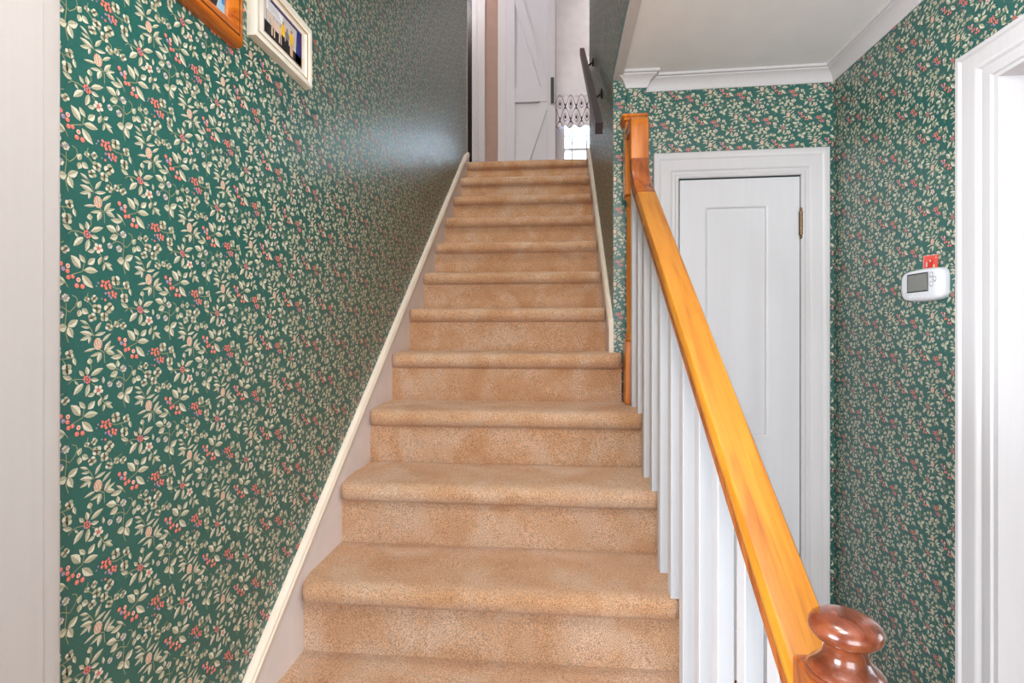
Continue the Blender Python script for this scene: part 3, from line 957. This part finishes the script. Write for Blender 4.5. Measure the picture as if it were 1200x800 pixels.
W_, H_ = b - a, d - c


def pq(pts, mi, h):
    quad(ph, [(a + x * W_, c + y * H_) for x, y in pts], mi, h)


pq([(0, 0), (1, 0), (1, 1), (0, 1)], 0, 0.0118)
pq([(0, 0), (1, 0), (1, 0.26), (0.45, 0.30), (0, 0.34)], 1, 0.0119)
pq([(0.82, 0.05), (1, 0.05), (1, 1), (0.86, 1)], 2, 0.0119)
pq([(0.15, 0.93), (1, 0.93), (1, 1), (0.15, 1)], 3, 0.0120)
pq([(0.05, 0.66), (0.47, 0.66), (0.47, 0.90), (0.05, 0.90)], 4, 0.0120)
for i in range(4):
    pq([(0.09, 0.70 + i * 0.05), (0.42 - 0.03 * i, 0.70 + i * 0.05), (0.42 - 0.03 * i, 0.715 + i * 0.05), (0.09, 0.715 + i * 0.05)], 5, 0.0121)
for i in range(9):
    x = 0.05 + i * 0.088
    pq([(x, 0.34), (x + 0.008, 0.34), (x + 0.008, 0.64), (x, 0.64)], 5, 0.01195)
# a pale show animal with four legs and a head
pq([(0.16, 0.34), (0.20, 0.30), (0.40, 0.30), (0.44, 0.38), (0.43, 0.50), (0.38, 0.54), (0.20, 0.52), (0.15, 0.46)], 6, 0.0122)
pq([(0.10, 0.50), (0.17, 0.46), (0.20, 0.54), (0.17, 0.62), (0.11, 0.60)], 6, 0.0122)
for x in (0.17, 0.23, 0.36, 0.41):
    pq([(x, 0.08), (x + 0.028, 0.08), (x + 0.032, 0.34), (x - 0.004, 0.34)], 6, 0.0122)
# three people: yellow tops, dark or light trousers
for x, top, leg, s in ((0.47, 7, 1, 1.0), (0.58, 5, 1, 0.9), (0.70, 7, 8, 1.0)):
    pq([(x - 0.045, 0.36), (x + 0.045, 0.36), (x + 0.055, 0.60 * s), (x + 0.02, 0.68 * s), (x - 0.02, 0.68 * s), (x - 0.055, 0.60 * s)], top, 0.0123)
    pq([(x - 0.04, 0.04), (x + 0.04, 0.04), (x + 0.045, 0.37), (x - 0.045, 0.37)], leg, 0.0123)
    pq([(x + 0.022 * math.cos(j * 0.785), 0.73 * s + 0.045 * math.sin(j * 0.785)) for j in range(8)], 9, 0.0124)
ph.build('photo_print', [simple((196, 188, 186)), simple((26, 24, 26)), simple((34, 40, 120)), simple((28, 34, 110)), simple((232, 232, 234)), simple((120, 114, 120)), simple((216, 188, 170)), simple((240, 190, 40)), simple((200, 160, 130)), simple((150, 104, 80))], pf)

pf = thing('picture_frame', 'orange-brown wooden picture frame at the top edge, left of the white frame', 'picture', loc=(XL, 0.9, 2.005))
fr = MB()
WP = [(0, 0), (0, 0.013), (0.004, 0.018), (0.014, 0.024), (0.024, 0.0265), (0.0262, 0.0245), (0.0285, 0.0270), (0.036, 0.0265), (0.041, 0.022), (0.043, 0.015), (0.043, 0)]
fr.sweep(rect_path(0.76, 1.0284, 2.0485, 2.27), WP, tf_left, closed=True)
fr.build('frame_moulding', M['frame_wood'], pf, smooth=35)
MB().sweep(rect_path(0.76, 1.0284, 2.0485, 2.27), [(0.0252, 0.0240), (0.0252, 0.0262), (0.0272, 0.0264), (0.0272, 0.0240)], tf_left, closed=True).build('dark_groove_line', M['black'], pf)
pp = MB()
a, b, c, d = 0.76, 1.0284, 2.0485, 2.27
quad(pp, [(a, c), (b, c), (b, d), (a, d)], 0, 0.010)
quad(pp, [(0.93, c), (1.0, c), (1.01, c + 0.03), (0.975, c + 0.05), (0.94, c + 0.03)], 1, 0.0102)
quad(pp, [(1.005, c), (b, c), (b, d), (1.0, d)], 2, 0.0101)
quad(pp, [(1.018, c + 0.02), (b, c + 0.02), (b, c + 0.08), (1.015, c + 0.08)], 3, 0.0103)
pp.build('photo_print', [simple((220, 186, 180)), simple((52, 40, 38)), simple((148, 182, 204)), simple((60, 120, 176))], pf)
fbox(MB(), tf_left, 0.75, 1.04, 2.04, 2.28, 0.001, 0.0098).build('backing_board', M['mat_board'], pf)


# ------------------------------------------------------------------ upstairs: barn door, blacked-in unlit doorway, trims, window and valance
def xb(px, Y):
    return math.tan(math.atan((px - 600) / 624.35) - 0.0897) * Y


bd = thing('barn_door', 'pale white braced barn door at the top of the stairs', 'door', loc=(-0.28, 5.04, LAND))
x0, x1, yb, z0, z1 = -0.512, -0.0425, 5.045, LAND + 0.012, 4.74
MB().box(x0 + 0.01, x1 - 0.01, yb, yb + 0.02, z0, z1).build('panel', M['barn'], bd)
sl, sr = x0 + 0.088, x1 - 0.078


def bpart(name, a, b, c, d, t=0.026):
    return MB().rbox(a, b, yb - t, yb + 0.001, c, d, 0.0015).build(name, M['barn'], bd)


bpart('stile', x0, sl, z0, z1)
bpart('stile', sr, x1, z0, z1)
bpart('rail', sl, sr, 3.566, 3.700)
bpart('rail', sl, sr, 4.60, z1)
bpart('rail', sl, sr, z0, z0 + 0.14)


def brace(pa, pb, w):
    a, b = Vector(pa), Vector(pb)
    t = (b - a).normalized()
    n = Vector((-t.y, t.x)) * (w / 2)
    poly = [tuple(a - n), tuple(b - n), tuple(b + n), tuple(a + n)]
    v0, v1 = min(a.y, b.y), max(a.y, b.y)
    ext = [(p[0] + t.x * s, p[1] + t.y * s) for p, s in zip(poly, (-0.2, 0.2, 0.2, -0.2))]
    q = clip_rect(ext, sl, sr, v0, v1)
    MB().loft([[(x, y, z) for x, z in q] for y in (yb - 0.022, yb + 0.001)]).build('brace', M['barn'], bd)


brace((sl + 0.01, 4.60), (sr - 0.01, 3.700), 0.085)
brace((sr - 0.02, 3.566), (sl + 0.02, z0 + 0.14), 0.085)
hd = MB().box(-0.086, -0.056, yb - 0.055, yb - 0.045, 3.535, 3.775).box(-0.076, -0.064, yb - 0.046, yb - 0.025, 3.55, 3.57).box(-0.076, -0.064, yb - 0.046, yb - 0.025, 3.74, 3.76)
hd.build('pull_handle', M['iron'], bd)

dd = group_root('unlit_doorway')
dd.location = (-1.25, 5.12, LAND)
struct(dd, 'near-black sheet for the unlit doorway at the far left of the landing')
MB().box(-1.66, -0.845, 5.13, 5.165, LAND, 4.68).build('shade_sheet', M['doorway_shade'], dd)  # near-black sheet painted in place of the unlit room beyond the doorway
for z0_, z1_ in ((LAND + 0.2, LAND + 0.9), (LAND + 1.05, LAND + 1.9)):
    MB().box(-1.55, -0.955, 5.122, 5.131, z0_, z1_).build('panel', M['doorway_shade'], dd)  # door-like relief on the same black shade sheet
mb = MB().sweep([(-0.845, LAND), (-0.845, 4.68), (-1.66, 4.68), (-1.66, LAND)], [(0, 0), (0, 0.016), (0.045, 0.016), (0.050, 0.011), (0.058, 0.011), (0.062, 0.018), (0.105, 0.020), (0.128, 0.024), (0.128, 0)], lambda u, v, h: (u, 5.1 - h, v))
struct(mb.build('trim_10', M['trim'], smooth=30), 'white casing round the unlit landing doorway')
struct(MB().box(-0.592, -0.50, 5.075, 5.1, LAND, 4.75).build('trim_11', M['trim']), 'flat white board behind the barn door')
struct(MB().box(-0.693, -0.688, 3.9302, 3.936, LAND, UP).build('trim_12', M['cream']))

win = group_root('window_1')
win.location = (0.37, WY, WZ0)
struct(win, 'bright bathroom window above the stairs, under a patterned valance')
wf = MB()
wf.box(WX0 - 0.08, WX0 + 0.012, WY - 0.02, WY, WZ0 - 0.05, WZ1 + 0.08).box(WX1 - 0.012, WX1 + 0.08, WY - 0.02, WY, WZ0 - 0.05, WZ1 + 0.08).box(WX0 + 0.012, WX1 - 0.012, WY - 0.02, WY, WZ1 - 0.012, WZ1 + 0.08).box(WX0 - 0.10, WX1 + 0.10, WY - 0.06, WY, WZ0 - 0.06, WZ0 - 0.02)
wf.build('window_frame', M['trim'], win)
gl = NT('clear_window_glass')
gl.set(Roughness=0.0, IOR=1.45)
gl.b.inputs['Transmission Weight'].default_value = 1.0
gl.base((1, 1, 1, 1))
for (sa, sb, yy) in ((WZ0, 3.565, WY + 0.03), (3.53, WZ1, WY + 0.056)):
    sash = MB().box(WX0, WX0 + 0.026, yy, yy + 0.022, sa, sb).box(WX1 - 0.026, WX1, yy, yy + 0.022, sa, sb).box(WX0 + 0.026, WX1 - 0.026, yy, yy + 0.022, sa, sa + 0.032).box(WX0 + 0.026, WX1 - 0.026, yy, yy + 0.022, sb - 0.032, sb)
    so = sash.build('sash', M['trim'], win)
    for i in range(1, 4):
        x = WX0 + (WX1 - WX0) * i / 4 - 0.06
        MB().box(x - 0.011, x + 0.011, yy + 0.004, yy + 0.020, sa + 0.032, sb - 0.032).build('muntin', M['trim'], so)
    zz = 3.26 if sa < 3.2 else 3.72
    MB().box(WX0 + 0.026, WX1 - 0.026, yy + 0.005, yy + 0.019, zz - 0.010, zz + 0.010).build('muntin', M['trim'], so)
    MB().box(WX0 + 0.018, WX1 - 0.018, yy + 0.010, yy + 0.013, sa + 0.02, sb - 0.02).build('pane', gl.m, so)


def valance_material():
    t = NT('black_trellis_valance_fabric')
    tc = t.n('ShaderNodeTexCoord')
    sp = t.n('ShaderNodeSeparateXYZ')
    t.l(tc.outputs['Object'], sp.inputs[0])
    x = t.math('MULTIPLY', sp.outputs['X'], 2 * math.pi / 0.125)
    z = t.math('MULTIPLY', sp.outputs['Z'], 2 * math.pi / 0.31)
    zz = t.math('MULTIPLY', t.math('SINE', t.math('MULTIPLY', z, 2.0)), 0.22)
    cx = t.math('COSINE', x)
    cz = t.math('COSINE', z)
    s = t.math('ADD', t.math('ADD', cx, cz), t.math('MULTIPLY', zz, cx))
    line = t.math('LESS_THAN', t.math('ABSOLUTE', s), 0.12)
    ring = t.math('LESS_THAN', t.math('ABSOLUTE', t.math('SUBTRACT', t.math('ABSOLUTE', s), 1.55)), 0.07)
    dot = t.math('GREATER_THAN', t.math('ABSOLUTE', s), 1.93)
    m = t.math('MAXIMUM', line, t.math('MAXIMUM', ring, dot))
    t.base(t.mix(m, srgb(246, 244, 250), srgb(34, 36, 58)))
    t.set(Roughness=0.9)
    t.b.inputs['Transmission Weight'].default_value = 0.0
    return t.m


va = thing('window_valance', 'white window valance with dark trellis pattern and wavy hem above the stairs', 'curtain', loc=(0.37, WY - 0.07, 3.78))
rows = []
nx_ = 90
for iz in range(13):
    t = iz / 12
    row = []
    for i in range(nx_ + 1):
        x = -0.065 + 0.875 * i / nx_
        hem = 0.020 * math.cos(x * 2 * math.pi / 0.125 + 0.8)
        z = 4.148 - t * (0.372 + hem)
        y = WY - 0.070 + 0.010 * math.sin(x * 2 * math.pi / 0.0875) * (0.3 + t)
        row.append((x, y, z))
    rows.append(row)
vm = MB()
vm.loft(rows, False, False)
vo = vm.build('fabric', valance_material(), va, smooth=80)
so = vo.modifiers.new('cloth_thickness', 'SOLIDIFY')
so.thickness = 0.003
MB().tube([(-0.08, WY - 0.07, 4.135), (0.83, WY - 0.07, 4.135)], 0.006).build('rod', M['trim'], va, smooth=40)
